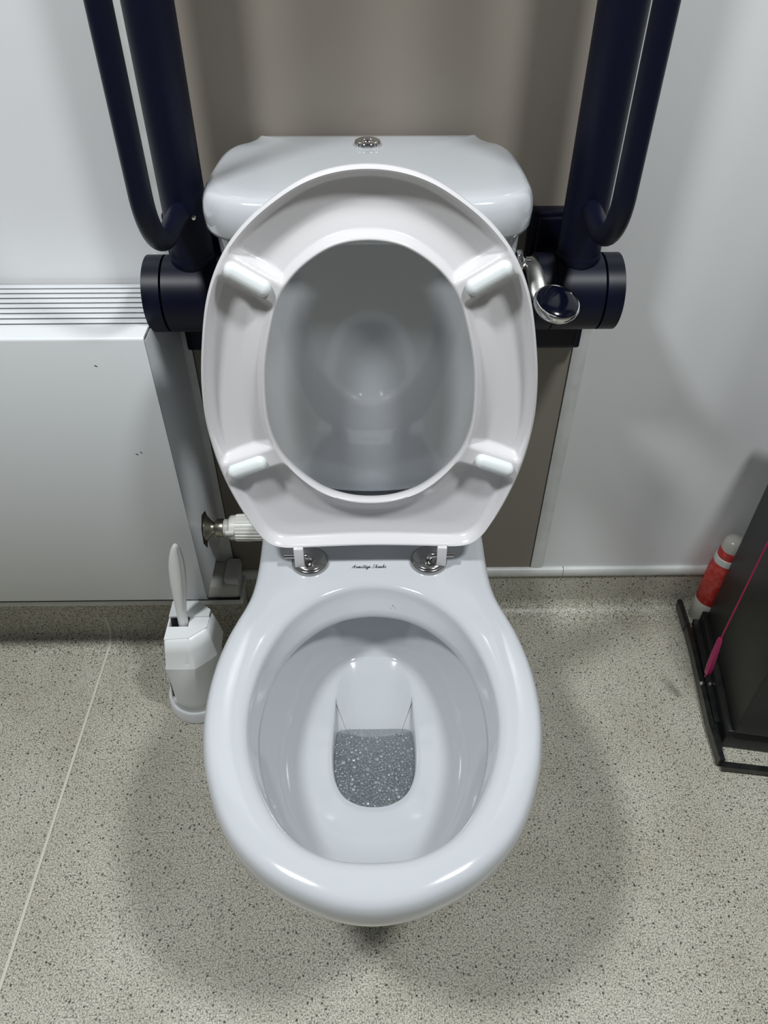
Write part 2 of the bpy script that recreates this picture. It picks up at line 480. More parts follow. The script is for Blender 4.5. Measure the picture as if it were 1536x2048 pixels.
# small speck and drilled deck details
G().lathe([(0.0006, 0), (0.0008, 0.0004), (0.0002, 0.0006)], (0.0262, -0.3505, 0.4185), n=10).build('dark_speck', M['ink'], pan)

# maker's script fired onto the deck
def script_text(parent, x0, x1, y, z):
    # single-stroke cursive, unit x-height; each glyph: (advance, [strokes])
    gl = {
     'A': (1.9, [[(-0.1, -0.05), (0.25, 0.35), (0.8, 1.2), (1.25, 2.0), (1.15, 1.2), (1.1, 0.3), (1.3, 0.0), (1.6, 0.15)], [(0.1, 0.85), (0.8, 0.75), (1.6, 0.9)]]),
     'r': (0.95, [[(-0.2, 0.1), (0.2, 0.75), (0.35, 1.05), (0.6, 0.9), (0.45, 0.3), (0.6, 0.0), (0.95, 0.2)]]),
     'm': (1.75, [[(0, 0.2), (0.3, 0.95), (0.25, 0.0), (0.55, 0.8), (0.8, 0.95), (0.75, 0.0), (1.05, 0.8), (1.3, 0.95), (1.25, 0.15), (1.45, 0.0), (1.75, 0.2)]]),
     'i': (0.75, [[(0, 0.2), (0.3, 0.95), (0.25, 0.15), (0.45, 0.0), (0.75, 0.2)], [(0.42, 1.42), (0.48, 1.52)]]),
     't': (0.8, [[(0, 0.2), (0.4, 1.1), (0.5, 1.75), (0.3, 0.7), (0.3, 0.1), (0.5, 0.0), (0.8, 0.2)], [(-0.1, 1.2), (0.6, 1.3), (1.9, 1.55)]]),
     'a': (1.15, [[(0.85, 0.85), (0.5, 1.0), (0.12, 0.55), (0.2, 0.08), (0.5, 0.1), (0.88, 0.9), (0.8, 0.15), (0.95, 0.0), (1.15, 0.2)]]),
     'g': (1.1, [[(0.85, 0.85), (0.5, 1.0), (0.12, 0.55), (0.2, 0.1), (0.5, 0.12), (0.88, 0.9), (0.75, -0.4), (0.4, -1.0), (0.05, -0.75), (0.4, -0.25), (1.1, 0.2)]]),
     'e': (0.95, [[(0, 0.25), (0.5, 0.55), (0.6, 0.9), (0.35, 1.0), (0.12, 0.5), (0.3, 0.02), (0.6, 0.05), (0.95, 0.3)]]),
     ' ': (0.75, []),
     'S': (1.55, [[(-0.2, 0.25), (0.1, 0.0), (0.6, 0.05), (0.95, 0.5), (0.6, 1.0), (0.4, 1.5), (0.8, 2.0), (1.25, 1.85)]]),
     'h': (1.15, [[(0, 0.2), (0.4, 1.2), (0.55, 1.95), (0.35, 1.9), (0.15, 0.0), (0.45, 0.8), (0.7, 0.9), (0.7, 0.15), (0.9, 0.0), (1.15, 0.2)]]),
     'n': (1.25, [[(0, 0.2), (0.3, 0.95), (0.25, 0.0), (0.55, 0.8), (0.8, 0.95), (0.75, 0.15), (0.95, 0.0), (1.25, 0.2)]]),
     'k': (1.15, [[(0, 0.2), (0.4, 1.2), (0.55, 1.95), (0.35, 1.9), (0.15, 0.0), (0.4, 0.55), (0.8, 0.95), (0.85, 0.7), (0.4, 0.5), (0.7, 0.05), (1.15, 0.25)]]),
     's': (0.85, [[(0, 0.2), (0.4, 1.0), (0.65, 0.4), (0.4, 0.0), (0.1, 0.1)]]),
    }
    txt = 'Armitage Shanks'
    tot = sum(gl[c][0] for c in txt); sc = (x1 - x0) / tot
    g = G(); cx = 0
    for ch in txt:
        adv, st = gl[ch]
        for s_ in st:
            P = catmull(s_, 5) if len(s_) > 2 else s_
            pts = [Vector((x0 + (cx + px + 0.28 * py) * sc, y + py * sc * 1.1, z)) for px, py in P]
            h = 0.00021
            Lp, Rp = [], []
            for i, p in enumerate(pts):
                t = (pts[min(i + 1, len(pts) - 1)] - pts[max(i - 1, 0)]); t.normalize()
                nrm = Vector((-t.y, t.x, 0)); w = h * (1.25 if abs(t.y) > 0.6 else 0.75)
                Lp.append(p + nrm * w); Rp.append(p - nrm * w)
            n = len(pts)
            g.add(Lp + Rp + [q + Vector((0, 0, -0.0003)) for q in Lp + Rp],
                  [(i, i + 1, n + i + 1, n + i) for i in range(n - 1)] + [(i, 2 * n + i, 2 * n + i + 1, i + 1) for i in range(n - 1)] + [(n + i, n + i + 1, 3 * n + i + 1, 3 * n + i) for i in range(n - 1)])
        cx += adv
    return g.build('maker_script', M['ink'], parent, smooth=False, label='small dark cursive lettering')
script_text(pan, -0.0275, 0.018, -0.3025, 0.4405)

# cistern -----------------------------------------------------------
def cis_loop(hw, yf, ybulge, rr, yb=-0.012, n=96, cc=(0, -0.11)):
    """plan outline: flat back, straight sides, rounded front corners, bowed front"""
    P = []
    half = [(0, yb), (hw * 0.5, yb), (hw * 0.93, yb), (hw - 0.003, yb - 0.004), (hw, yb - 0.014), (hw, (yb + yf) / 2), (hw, yf + rr * 1.1)]
    for k in range(1, 8):
        a = math.pi / 2 * k / 8
        half.append((hw - rr + rr * math.cos(a), yf + rr - rr * math.sin(a)))
    xe = hw - rr
    for k in range(0, 7):
        x = xe * (1 - k / 6); half.append((x, yf - ybulge * (1 - (x / xe) ** 2) if k else yf))
    half[-1] = (0, yf - ybulge)
    return half
def lid_half(e=0.0):
    return [(0, -0.004), (0.08, -0.004), (0.122, -0.0045), (0.1300, -0.010), (0.1340, -0.024), (0.1410, -0.036), (0.1530, -0.0465), (0.1605, -0.062), (0.1650, -0.085),
            (0.1672, -0.12), (0.1680, -0.155), (0.1672, -0.182), (0.1625, -0.199), (0.1530, -0.211), (0.1390, -0.2195), (0.1150, -0.2255), (0.08, -0.2285), (0.04, -0.2295), (0, -0.2298)]
NC = 220
LT = polar(mirror(lid_half()), (0, -0.12), NC)
rs = []
ZT = 0.893
side = inset(LT, -0.0080)
for k in range(NC):   # back edge stays off the wall
    x, y = side[k]; side[k] = (x, min(y, -0.003))
rs.append(z3(inset(side, 0.014), 0.8475))
rs.append(z3(inset(side, 0.009), 0.8475)); rs.append(z3(inset(side, 0.0045), 0.8492)); rs.append(z3(inset(side, 0.0015), 0.8545))
rs.append(z3(inset(side, 0.0005), 0.870)); rs.append(z3(inset(side, 0.002), 0.880)); rs.append(z3(inset(side, 0.0045), 0.8865)); rs.append(z3(inset(side, 0.0085), 0.8910)); rs.append(z3(inset(side, 0.0135), ZT - 0.0003))
rs.append([(x * 0.8, -0.12 + (y + 0.12) * 0.8, ZT + 0.0006) for x, y in LT]); rs.append([(x * 0.4, -0.12 + (y + 0.12) * 0.4, ZT + 0.001) for x, y in LT])
g = G(); g.rings(rs)
lid = g.build('cistern_lid', M['ceramic'], toilet, sharp=75)
rs = []
for z, hw, yf, bul, rr in ((0.462, 0.140, -0.150, 0.016, 0.045), (0.4635, 0.147, -0.157, 0.017, 0.045), (0.470, 0.1505, -0.161, 0.018, 0.045), (0.50, 0.153, -0.165, 0.020, 0.045), (0.60, 0.159, -0.176, 0.022, 0.045),
                           (0.70, 0.1640, -0.185, 0.021, 0.045), (0.80, 0.1685, -0.192, 0.018, 0.045), (0.8485, 0.1700, -0.1960, 0.016, 0.045)):
    rs.append(z3(polar(mirror(cis_loop(hw, yf, bul, rr)), (0, -0.1), NC), z))
g = G(); g.rings(rs)
cis = g.build('cistern', M['ceramic'], toilet, sharp=75)
G().box((-0.07, -0.13, 0.438), (0.07, -0.03, 0.4635), 0.01).build('gasket', M['dark'], toilet, label='dark gap under the cistern')
# chrome bolt cap on the lid
G().lathe([(0.0135, -0.001), (0.0152, 0.0), (0.0155, 0.0035), (0.0145, 0.0055), (0.0125, 0.0065), (0.0075, 0.0062), (0.0065, 0.0078), (0.0035, 0.0088), (0.0004, 0.009)], (-0.0005, -0.058, ZT + 0.0005), n=40).build('cap_button', M['chrome'], lid, label='small round chrome cap')

# spatulate flush lever --------------------------------------------
e = G()
e.lathe([(0.012, 0.0), (0.0135, 0.002), (0.0135, 0.006), (0.010, 0.009), (0.006, 0.011), (0.006, 0.016), (0.0005, 0.018)], (0.1675, -0.165, 0.800), axis='X', n=32)
lever = e.build('flush_lever', M['chrome'], toilet, label='chrome lever with dark blue paddle')
nrm = Vector((0.14, -0.30, 0.94)).normalized()
pc = Vector((0.2085, -0.217, 0.7750))
rot = nrm.to_track_quat('Z', 'Y').to_matrix()
arm = catmull([(0.181, -0.162, 0.801), (0.1865, -0.172, 0.797), (0.190, -0.185, 0.787), (0.1925, -0.195, 0.777), (0.199, -0.205, 0.771)], 6)
g = G(); ringset = []
pts = [Vector(p) for p in arm]
for i, p in enumerate(pts):
    t = (pts[min(i + 1, len(pts) - 1)] - pts[max(i - 1, 0)]).normalized(); side_ = Vector((1, 0, 0.15)); side_ = (side_ - t * side_.dot(t)).normalized(); w = t.cross(side_)
    a = 0.0085 + 0.003 * i / len(pts)
    ringset.append([p + side_ * a * math.cos(q) + w * 0.0035 * math.sin(q) for q in [2 * math.pi * k / 20 for k in range(20)]])
g.rings(ringset); g.build('lever_arm', M['satin'], lever)
sc = Matrix(((1, 0, 0), (0, 1, 0), (0, 0, 1)))
G().lathe([(0.017, -0.010), (0.0235, -0.008), (0.0262, -0.003), (0.0265, 0.0015), (0.0252, 0.0034), (0.024, 0.0034), (0.023, 0.001)], pc, n=56, mtx=rot).build('paddle_rim', M['chrome'], lever)
G().lathe([(0.0237, 0.001), (0.0236, 0.003), (0.0215, 0.0046), (0.016, 0.0062), (0.008, 0.0072), (0.0005, 0.0075)], pc, n=56, mtx=rot).build('paddle_inlay', M['navy_gloss'], lever)

# hinges ------------------------------------------------------------
for sx, hx in ((-1, -0.0835), (1, 0.0750)):
    hy = -0.2925
    g = G()
    g.lathe([(0.0235, 0.4395), (0.0245, 0.4405), (0.0245, 0.4455), (0.0235, 0.4470), (0.0225, 0.4473), (0.0220, 0.4487), (0.0205, 0.4497), (0.008, 0.4505), (0.0005, 0.4507)], (hx, hy, 0), n=56)
    h = g.build('hinge', M['steel'], toilet)
    px = hx - sx * (-0.002)
    P = catmull([(hx - sx * 0.002, hy - 0.008, 0.4485), (hx - sx * 0.0015, hy - 0.0085, 0.456), (hx + sx * 0.0015, hy - 0.0095, 0.4625), (hx + sx * 0.008, hy - 0.010, 0.4645), (hx + sx * 0.018, hy - 0.010, 0.4645), (hx + sx * 0.031, hy - 0.010, 0.4645)], 6)
    G().tube(P, 0.0036, 16).build('hinge_pin', M['steel'], h)
    G().lathe([(0.006, 0.450), (0.0062, 0.4515), (0.0045, 0.4525), (0.0005, 0.4526)], (hx - sx * 0.002, hy - 0.008, 0), n=24).build('pin_collar', M['steel'], h)

# seat -----------------------------------------------------------------
SA = R(5.0)
SP = Vector((0, -0.305, 0.47))
SU_ = Vector((0, math.sin(SA), math.cos(SA)))
SN = Vector((0, -math.cos(SA), math.sin(SA)))        # towards the viewer (underside of the seat)
def sp(x, v, h): return SP + Vector((x, 0, 0)) + SU_ * v + SN * h
seat_half = [(0, 0.4682), (0.0244, 0.4662), (0.0515, 0.4598), (0.073, 0.4492), (0.0955, 0.4345), (0.1137, 0.4206), (0.1300, 0.4045), (0.1440, 0.3875), (0.1530, 0.3713), (0.1635, 0.3480),
    (0.1710, 0.3223), (0.1785, 0.2871), (0.1842, 0.2526), (0.1870, 0.2164), (0.187, 0.1968), (0.1853, 0.1720), (0.1801, 0.1360), (0.1724, 0.1045), (0.1605, 0.0690),
    (0.149, 0.0415), (0.1435, 0.0300), (0.1355, 0.0190), (0.1262, 0.0125), (0.115, 0.0095), (0.0973, 0.0092), (0.06, 0.0105), (0.03, 0.0115), (0, 0.012)]
hole_half = [(0, 0.3993), (0.029, 0.3955), (0.048, 0.3866), (0.066, 0.3738), (0.0787, 0.3612), (0.0882, 0.3470), (0.0958, 0.3315), (0.1025, 0.3100), (0.1090, 0.2850), (0.1135, 0.2600),
    (0.1158, 0.2340), (0.1165, 0.2063), (0.1150, 0.1870), (0.1110, 0.1690), (0.1040, 0.1510), (0.0950, 0.1360), (0.0815, 0.1198), (0.0690, 0.1080), (0.0545, 0.0970), (0.0300, 0.0874), (0.012, 0.0842), (0, 0.0838)]
SC = (0, 0.235)
NS = 480
SOUT = polar(mirror(seat_half), SC, NS)
SIN = polar(mirror(hole_half), SC, NS)
def soften(loop, c, passes, keep=None):
    r = [math.hypot(x - c[0], y - c[1]) for x, y in loop]; n = len(r)
    for _ in range(passes):
        r = [(r[i - 2] + 2 * r[i - 1] + 3 * r[i] + 2 * r[(i + 1) % n] + r[(i + 2) % n]) / 9 for i in range(n)]
    out = []
    for k, (x, y) in enumerate(loop):
        L = math.hypot(x - c[0], y - c[1]); q = r[k] / L
        if keep and keep(y): q = 1
        out.append((c[0] + (x - c[0]) * q, c[1] + (y - c[1]) * q))
    return out
SOUT = soften(soften(SOUT, SC, 14, lambda y: y < 0.05), SC, 2)
SIN = soften(SIN, SC, 12)
ribs = []
for sx in (-1, 1):
    ribs.append((Vector((sx * 0.1352, 0.3721)), Vector((sx * 0.1064, 0.3543))))
    ribs.append((Vector((sx * 0.1617, 0.1318)), Vector((sx * 0.1313, 0.1435))))
def rib_mask(x, v):
    best = 0
    for a, b in ribs:
        if x * a.x < 0: continue
        d = (b - a).normalized(); p = Vector((x, v)) - a
        dist = abs(p.x * d.y - p.y * d.x)
        if (p - (b - a) * 0.5).length > 0.07: continue
        best = max(best, 1 - sm(0.0102, 0.0200, dist))
    return best
KS = 44
rows = []
for j in range(KS + 1):
    s = j / KS
    s = s - 0.10 * math.sin(2 * math.pi * s) / (2 * math.pi) * 1.0   # finer near both edges
    row = []
    for k in range(NS):
        xi, vi = SIN[k]; xo, vo = SOUT[k]
        x = lerp(xi, xo, s); v = lerp(vi, vo, s)
        wdt = math.hypot(xo - xi, vo - vi); di = s * wdt; do = (1 - s) * wdt
        # inner wall is steep, outer wall a long smooth slope
        e_in = 0.55 * sm(0.0016, 0.010, di) + 0.45 * sm(0.0016, 0.030, di); e_out = 0.8 * sm(0.0022, 0.0125, do) + 0.2 * sm(0.0022, 0.034, do)
        f = e_in * e_out * (1 - rib_mask(x, v))
        h = -0.0165 * f - 0.0012 * e_in * e_out
        # rounded extreme edges
        h -= 0.0022 * (1 - sm(0.0, 0.0022, di)) + 0.003 * (1 - sm(0.0, 0.0026, do))
        row.append(sp(x, v, h))
    rows.append(row)
top_rows = rows
back = []
for d_in, hh in ((0.0, -0.010), (0.002, -0.0165), (0.008, -0.0205)):
    back.append([sp(x, v, hh) for x, v in inset(SOUT, d_in)])
mid = [sp(lerp(a[0], b[0], 0.5), lerp(a[1], b[1], 0.5), -0.0225) for a, b in zip(SOUT, SIN)]
back.append(mid)
for d_in, hh in ((-0.006, -0.020), (-0.0012, -0.015), (0.0, -0.008)):
    back.append([sp(x, v, hh) for x, v in inset(SIN, d_in)])
allr = rows + back
g = G()
n = NS; vv = [p for r in allr for p in r]; ff = []
for i in range(len(allr)):
    i2 = (i + 1) % len(allr)
    for k in range(n):
        k2 = (k + 1) % n
        ff.append((i * n + k, i * n + k2, i2 * n + k2, i2 * n + k))
g.add(vv, ff)
seat = g.build('seat', M['seat'], toilet, sharp=80, label='raised open ring seat, ribbed underside facing out')
for a, b in ribs:
    g = G(); rr = 0.0083; L = (b - a).length; d = (b - a).normalized(); nn = Vector((-d.y, d.x))
    prof = [(1.0, -0.003), (1.0, 0.0035), (0.96, 0.0055), (0.83, 0.0075), (0.6, 0.0092), (0.3, 0.0101), (0.04, 0.0105)]
    rings_ = []
    for q, h in prof:
        ring = []
        for k in range(40):
            t = 2 * math.pi * k / 40
            cx = L if math.cos(t) >= 0 else 0
            p = a + d * (cx + rr * q * math.cos(t)) + nn * (rr * q * math.sin(t))
            ring.append(sp(p.x, p.y, h - 0.001))
        rings_.append(ring)
    g.rings(rings_); g.build('buffer', M['buffer'], seat)
for sx, tx in ((-1, -0.0955), (1, 0.0905)):
    g = G()
    y0 = -0.3078
    g.box((tx - 0.0062, y0, 0.4475), (tx + 0.0062, y0 + 0.014, 0.4815), 0.0012)
    g.build('hinge_lug', M['seat'], seat)

# water and foam -------------------------------------------------------
WZ = 0.2560
w_half = [(0, -0.4315), (0.03, -0.4315), (0.044, -0.4325), (0.0515, -0.437), (0.0535, -0.45), (0.0543, -0.47), (0.0537, -0.487), (0.051, -0.505), (0.0445, -0.521),
          (0.034, -0.5325), (0.021, -0.5395), (0.010, -0.542), (0, -0.5425)]
WL = polar(mirror(w_half), (0, -0.485), 96)
g = G(); g.rings([z3(WL, WZ), [(x * 0.5, -0.485 + (y + 0.485) * 0.5, WZ) for x, y in WL]], cap0=False)
water = g.build('water', M['water'], None, origin=(0, -0.485, WZ))
tag(water, 'grey pool of water at the bottom of the toilet bowl', 'water', kind='stuff')
g = G(); rnd = random.Random(3)
placed = []
def inside(x, y, m):
    cx, cy = 0, -0.485
    a = math.atan2(x - cx, y - cy) % (2 * math.pi); k = int(a / (2 * math.pi) * 96) % 96
    return math.hypot(x - cx, y - cy) < math.hypot(WL[k][0] - cx, WL[k][1] - cy) - m
def dome(x, y, r, hh):
    prof = [(1.0, -0.0006), (0.97, 0.28), (0.82, 0.6), (0.5, 0.88), (0.18, 0.99)]
    seg = 7 if r < 0.0011 else 12
    g.rings([[(x + r * q * math.cos(2 * math.pi * k / seg), y + r * q * math.sin(2 * math.pi * k / seg), WZ + h * r * hh) for k in range(seg)] for q, h in prof], cap0=False)
tries = 0
while tries < 9000 and len(placed) < 1500:
    tries += 1
    x = rnd.uniform(-0.056, 0.056); y = rnd.uniform(-0.545, -0.43)
    r = 0.0006 + 0.0024 * rnd.random() ** 4
    if rnd.random() < 0.02: r = rnd.uniform(0.003, 0.0050)
    if not inside(x, y, r * 0.9): continue
    if any((x - a) ** 2 + (y - b) ** 2 < (0.9 * (r + c)) ** 2 for a, b, c in placed[-2400:]): continue
    placed.append((x, y, r)); dome(x, y, r, 0.85 if r < 0.0025 else 0.6)
foam = g.build('foam', M['foam'], None, sharp=None, origin=(0, -0.485, WZ))
tag(foam, 'soapy bubbles floating on the water in the toilet bowl', 'bubbles', kind='stuff')

# ================================================================== GRAB RAILS
def rail(sx, post_x, han, drum_in, drum_out, plate, label):
    root = thing('grab_rail', (post_x, 0, 0.705), label, 'grab rail', 'folded up grab rails either side of the toilet')
    DY, DZ, DR = -0.088, 0.7265, 0.0475
    g = G().box((plate[0], -0.024, 0.606), (plate[1], -0.0005, 0.804), 0.004)
    g.box((plate[0] + 0.008, -0.030, 0.612), (plate[1] - 0.008, -0.02, 0.798), 0.003)
    g.build('wall_plate', M['navy'], root)
    # hinge barrel along X
    lo, hi = sorted((drum_in, drum_out)); capw = 0.0235
    if sx > 0: body = (lo, hi - capw - 0.0006); cap = (hi - capw, hi)
    else: body = (lo + capw + 0.0006, hi); cap = (lo, lo + capw)
    seam = post_x - sx * 0.0285
    g = G()
    g.lathe([(DR - 0.003, body[0]), (DR, body[0] + 0.001), (DR, seam - 0.0008), (DR - 0.0012, seam - 0.0004), (DR - 0.0012, seam + 0.0004), (DR, seam + 0.0008), (DR, body[1] - 0.001), (DR - 0.003, body[1])],
            (0, DY, DZ), axis='X', n=72)
    # saddle that carries the post
    br = G()
    g.box((post_x - 0.034, DY - 0.01, DZ - 0.042), (post_x + 0.034, -0.022, DZ + 0.036), 0.006)
    hb = g.build('hinge_barrel', M['navy'], root)
    G().lathe([(DR - 0.004, cap[0]), (DR, cap[0] + 0.0012), (DR, cap[1] - 0.0012), (DR - 0.002, cap[1] - 0.0003), (0.001, cap[1])] if sx > 0 else
              [(0.001, cap[0]), (DR - 0.002, cap[0] + 0.0003), (DR, cap[0] + 0.0012), (DR, cap[1] - 0.0012), (DR - 0.004, cap[1])],
              (0, DY, DZ), axis='X', n=72).build('end_cap', M['navy'], root)
    # upright main tube
    PR = 0.0262
    top = 1.52
    pts = [(post_x, DY, DZ + 0.020), (post_x, DY, top)]
    Rr = 0.065
    for k in range(1, 13):
        a = math.pi / 2 * k / 12
        pts.append((post_x, DY - Rr + Rr * math.cos(a), top + Rr * math.sin(a)))
    G().tube([(post_x, DY, DZ + 0.020), (post_x, DY, 1.535)], PR, 48).build('main_tube', M['navy'], root)
    # flared collar where the tube meets the barrel
    G().lathe([(PR + 0.0002, 0.041), (PR + 0.001, 0.045), (PR + 0.001, 0.050), (PR + 0.0001, 0.053)], (post_x, DY, DZ), n=48).build('collar', M['navy'], root)
    # slim lower bar standing in front, bent back into the main tube at both ends
    hx, hy = han; zc = 0.8365; rr = 0.064; HR = 0.0116
    P = [(post_x, DY - 0.005, zc + 0.003)]
    y_s = hy + rr
    P.append((lerp(post_x, hx, 0.4), lerp(DY, y_s, 0.6), zc + 0.0015))
    for k in range(0, 15):
        a = math.pi / 2 * k / 14
        P.append((lerp(lerp(post_x, hx, 0.7), hx, k / 14), y_s - rr * math.sin(a), zc + rr - rr * math.cos(a)))
    zt = 1.44
    for k in range(0, 15):
        a = math.pi / 2 * k / 14
        P.append((hx, hy + rr - rr * math.cos(a), zt + rr * math.sin(a)))
    P.append((post_x, DY - 0.005, zt + rr))
    G().tube(P, HR, 32).build('lower_bar', M['navy'], root)
    G().tube([(post_x, DY, 1.534), (post_x, DY, 1.548)], [PR, PR * 0.8], 48).build('tube_plug', M['navy_gloss'], root)
    # small screw head beside the joint
    G().lathe([(0.003, -0.0005), (0.0028, 0.0012), (0.0004, 0.0018)], (post_x + 0.014, DY - PR * 0.83, 0.8315), axis='Y', n=16, mtx=Matrix.Scale(-1, 3)).build('screw', M['chrome'], root)
    return root
rail(-1, -0.2175, (-0.2205, -0.238), -0.172, -0.2795, (-0.266, -0.172), 'dark navy folded grab rail on the wall left of the toilet cistern')
rail(1, 0.2590, (0.2540, -0.232), 0.208, 0.3150, (0.209, 0.304), 'dark navy folded grab rail right of the cistern, behind the flush lever')

# ================================================================== RADIATOR
rad = thing('radiator', (-0.70, -0.08, 0.22), 'white low surface temperature radiator cover with slatted top, left of the toilet', 'radiator')
RX0, RX1, RYF, RZ0, RZ1 = -1.35, -0.277, -0.165, 0.2185, 0.7065
g = G()
# front panel: folded sheet with rounded top edge
prof = [(RYF + 0.014, RZ0 + 0.004), (RYF + 0.003, RZ0), (RYF, RZ0 + 0.004)]
for k in range(0, 7):
    a = math.pi / 2 * k / 6
    prof.append((RYF + 0.004 - 0.004 * math.cos(a), RZ1 - 0.004 + 0.004 * math.sin(a)))
prof += [(RYF + 0.0285, RZ1 + 0.0005), (RYF + 0.0295, RZ1 - 0.0015), (RYF + 0.0285, RZ1 - 0.003), (RYF + 0.005, RZ1 - 0.003), (RYF + 0.003, RZ1 - 0.008), (RYF + 0.003, RZ0 + 0.006)]
g.rings([[(x, y, z) for y, z in prof] for x in (RX0, RX1)])
g.build('front_panel', M['rad'], rad, sharp=50)
g = G()
g.box((RX1 - 0.002, RYF + 0.002, RZ0 + 0.0015), (RX1, 0.0 - 0.0015, RZ1 - 0.0075), 0.0006)
g.build('side_panel', M['rad'], rad)
g = G().box((RX0, RYF + 0.002, RZ0 + 0.0015), (RX0 + 0.002, -0.0015, RZ1 - 0.020), 0.0006); g.build('side_panel', M['rad'], rad)
ns = 9
for k in range(ns):
    yc = -0.129 + k * 0.0141
    mtx = Matrix.Translation((0, yc, RZ1 - 0.0035)) @ Matrix.Rotation(R(-9), 4, 'X') @ Matrix.Translation((0, -yc, -(RZ1 - 0.0035)))
    G().box((RX0 + 0.004, yc - 0.0062, RZ1 - 0.0045), (RX1 - 0.001, yc + 0.0062, RZ1 - 0.0025), 0.0005, mtx).build('slat', M['rad'], rad)
G().box((RX0 + 0.003, -0.135, RZ1 - 0.010), (RX1 - 0.004, -0.003, RZ1 - 0.0075)).build('grille_tray', M['rad'], rad, smooth=False)
g = G()
for k in range(5):
    y = -0.118 + k * 0.026
    g.box((RX1 - 0.006, y, RZ1 - 0.020), (RX1 - 0.001, y + 0.012, RZ1 - 0.005))
g.build('grille_end', M['trim'], rad, smooth=False)
G().box((RX0 + 0.02, -0.10, 0.27), (RX1 - 0.02, -0.045, 0.62), 0.01).build('heating_core', M['rad'], rad)
for x, z, a in ((-0.3245, 0.5275, 30), (-0.318, 0.5305, 60), (-0.3445, 0.668, 25)):
    mtx = Matrix.Translation((x, RYF - 0.0002, z)) @ Matrix.Rotation(R(a), 4, 'Y')
    G().box((-0.0018, -0.0002, -0.0005), (0.0018, 0.0002, 0.0005), 0, mtx).build('paint_chip', M['dark'], rad, smooth=False, label='tiny dark paint chip')
# dark patch on the closed side panel, standing in for the shaded valve cut-out
VY, VZ = -0.092, 0.316
g = G()
cut = [(VY - 0.026, VZ - 0.010), (VY - 0.020, VZ + 0.018), (VY - 0.004, VZ + 0.032), (VY + 0.018, VZ + 0.022), (VY + 0.024, VZ + 0.004), (VY + 0.012, VZ - 0.018), (VY - 0.012, VZ - 0.034)]
g.rings([[(x, y, z) for y, z in cut] for x in (RX1 - 0.001, RX1 + 0.0006)])
g.build('cutout_shade_patch', M['dark'], rad, smooth=False, label='dark patch painted for the shaded hole in the side panel')

trv = thing('radiator_valve', (-0.23, VY, VZ), 'white ribbed thermostatic valve on the right side of the radiator', 'valve')
G().lathe([(0.021, RX1 + 0.001), (0.021, RX1 + 0.003), (0.013, RX1 + 0.010), (0.0105, RX1 + 0.014), (0.0105, RX1 + 0.020)], (0, VY, VZ), axis='X', n=36).build('flange', M['nickel'], trv)
G().lathe([(0.0135, RX1 + 0.018), (0.0155, RX1 + 0.0195), (0.0155, RX1 + 0.030), (0.0140, RX1 + 0.032)], (0, VY, VZ), axis='X', n=6 * 6).build('union_nut', M['nickel'], trv)
G().lathe([(0.0135, RX1 + 0.031), (0.0145, RX1 + 0.032), (0.0145, RX1 + 0.042), (0.012, RX1 + 0.043)], (0, VY, VZ), axis='X', n=36).build('collar', M['trv'], trv)
g = G(); rs = []
x0 = RX1 + 0.040
for h, r0 in ((0.0, 0.0175), (0.0025, 0.0205), (0.012, 0.0215), (0.0125, 0.0222), (0.050, 0.0232), (0.068, 0.0225), (0.074, 0.019), (0.076, 0.012)):
    ring = []
    for k in range(144):
        a = 2 * math.pi * k / 144
        rad_ = r0 + (0.0007 * (1 if (k // 3) % 2 else -1) if 0.0125 <= h <= 0.068 else 0)
        ring.append((x0 + h, VY + rad_ * math.cos(a), VZ + rad_ * math.sin(a)))
    rs.append(ring)
g.rings(rs); head = g.build('valve_head', M['trv'], trv, sharp=30)
g = G()
for k in range(5):
    a = R(215 + k * 9); rr = 0.0236
    mtx = Matrix.Translation((x0 + 0.045, VY + rr * math.cos(a), VZ + rr * math.sin(a))) @ Matrix.Rotation(a, 4, 'X')
    g.box((-0.009, -0.0006, -0.0008), (0.009, 0.0006, 0.0008), 0, mtx)
g.build('scale_marking', M['ink'], head, smooth=False)
G().box((RX1 + 0.037, VY - 0.024, VZ + 0.004), (RX1 + 0.052, VY - 0.018, VZ + 0.012), 0.002).build('latch', M['trv'], head)

# ================================================================== TOILET BRUSH
hold = thing('brush_holder', (-0.318, -0.208, 0), 'white faceted toilet brush holder on the floor between radiator and toilet', 'brush holder')
hc = Vector((-0.315, -0.205))
def superell(rx, ry, n=72, cx=hc.x, cy=hc.y):
    return [(cx + rx * math.cos(2 * math.pi * k / n), cy + ry * math.sin(2 * math.pi * k / n)) for k in range(n)]
NB = 96
g = G()
g.rings([z3(superell(0.053, 0.055, NB), 0.0), z3(superell(0.056, 0.058, NB), 0.003), z3(superell(0.055, 0.057, NB), 0.024), z3(superell(0.0535, 0.0555, NB), 0.027), z3(superell(0.045, 0.047, NB), 0.027)])
g.build('base', M['holder'], hold)
# upper body: hexagonal faceted top blending to a round foot
topP = [(-0.336, -0.240), (-0.297, -0.238), (-0.271, -0.216), (-0.269, -0.182), (-0.296, -0.159), (-0.336, -0.162)]
def poly_polar(P, c, n):
    Q = []
    for k in range(n):
        a = 2 * math.pi * k / n; dx, dy = math.cos(a), math.sin(a); best = 0
        for i in range(len(P)):
            x1, y1 = P[i][0] - c[0], P[i][1] - c[1]; x2, y2 = P[(i + 1) % len(P)][0] - c[0], P[(i + 1) % len(P)][1] - c[1]
            ex, ey = x2 - x1, y2 - y1; den = dx * ey - dy * ex
            if abs(den) < 1e-12: continue
            t = (x1 * ey - y1 * ex) / den; u = (x1 * dy - y1 * dx) / den
            if -1e-9 <= u <= 1 + 1e-9 and t > best: best = t
        Q.append((c[0] + dx * best, c[1] + dy * best))
    return Q
tc_ = (-0.307, -0.2)
TP = poly_polar(topP, tc_, NB)
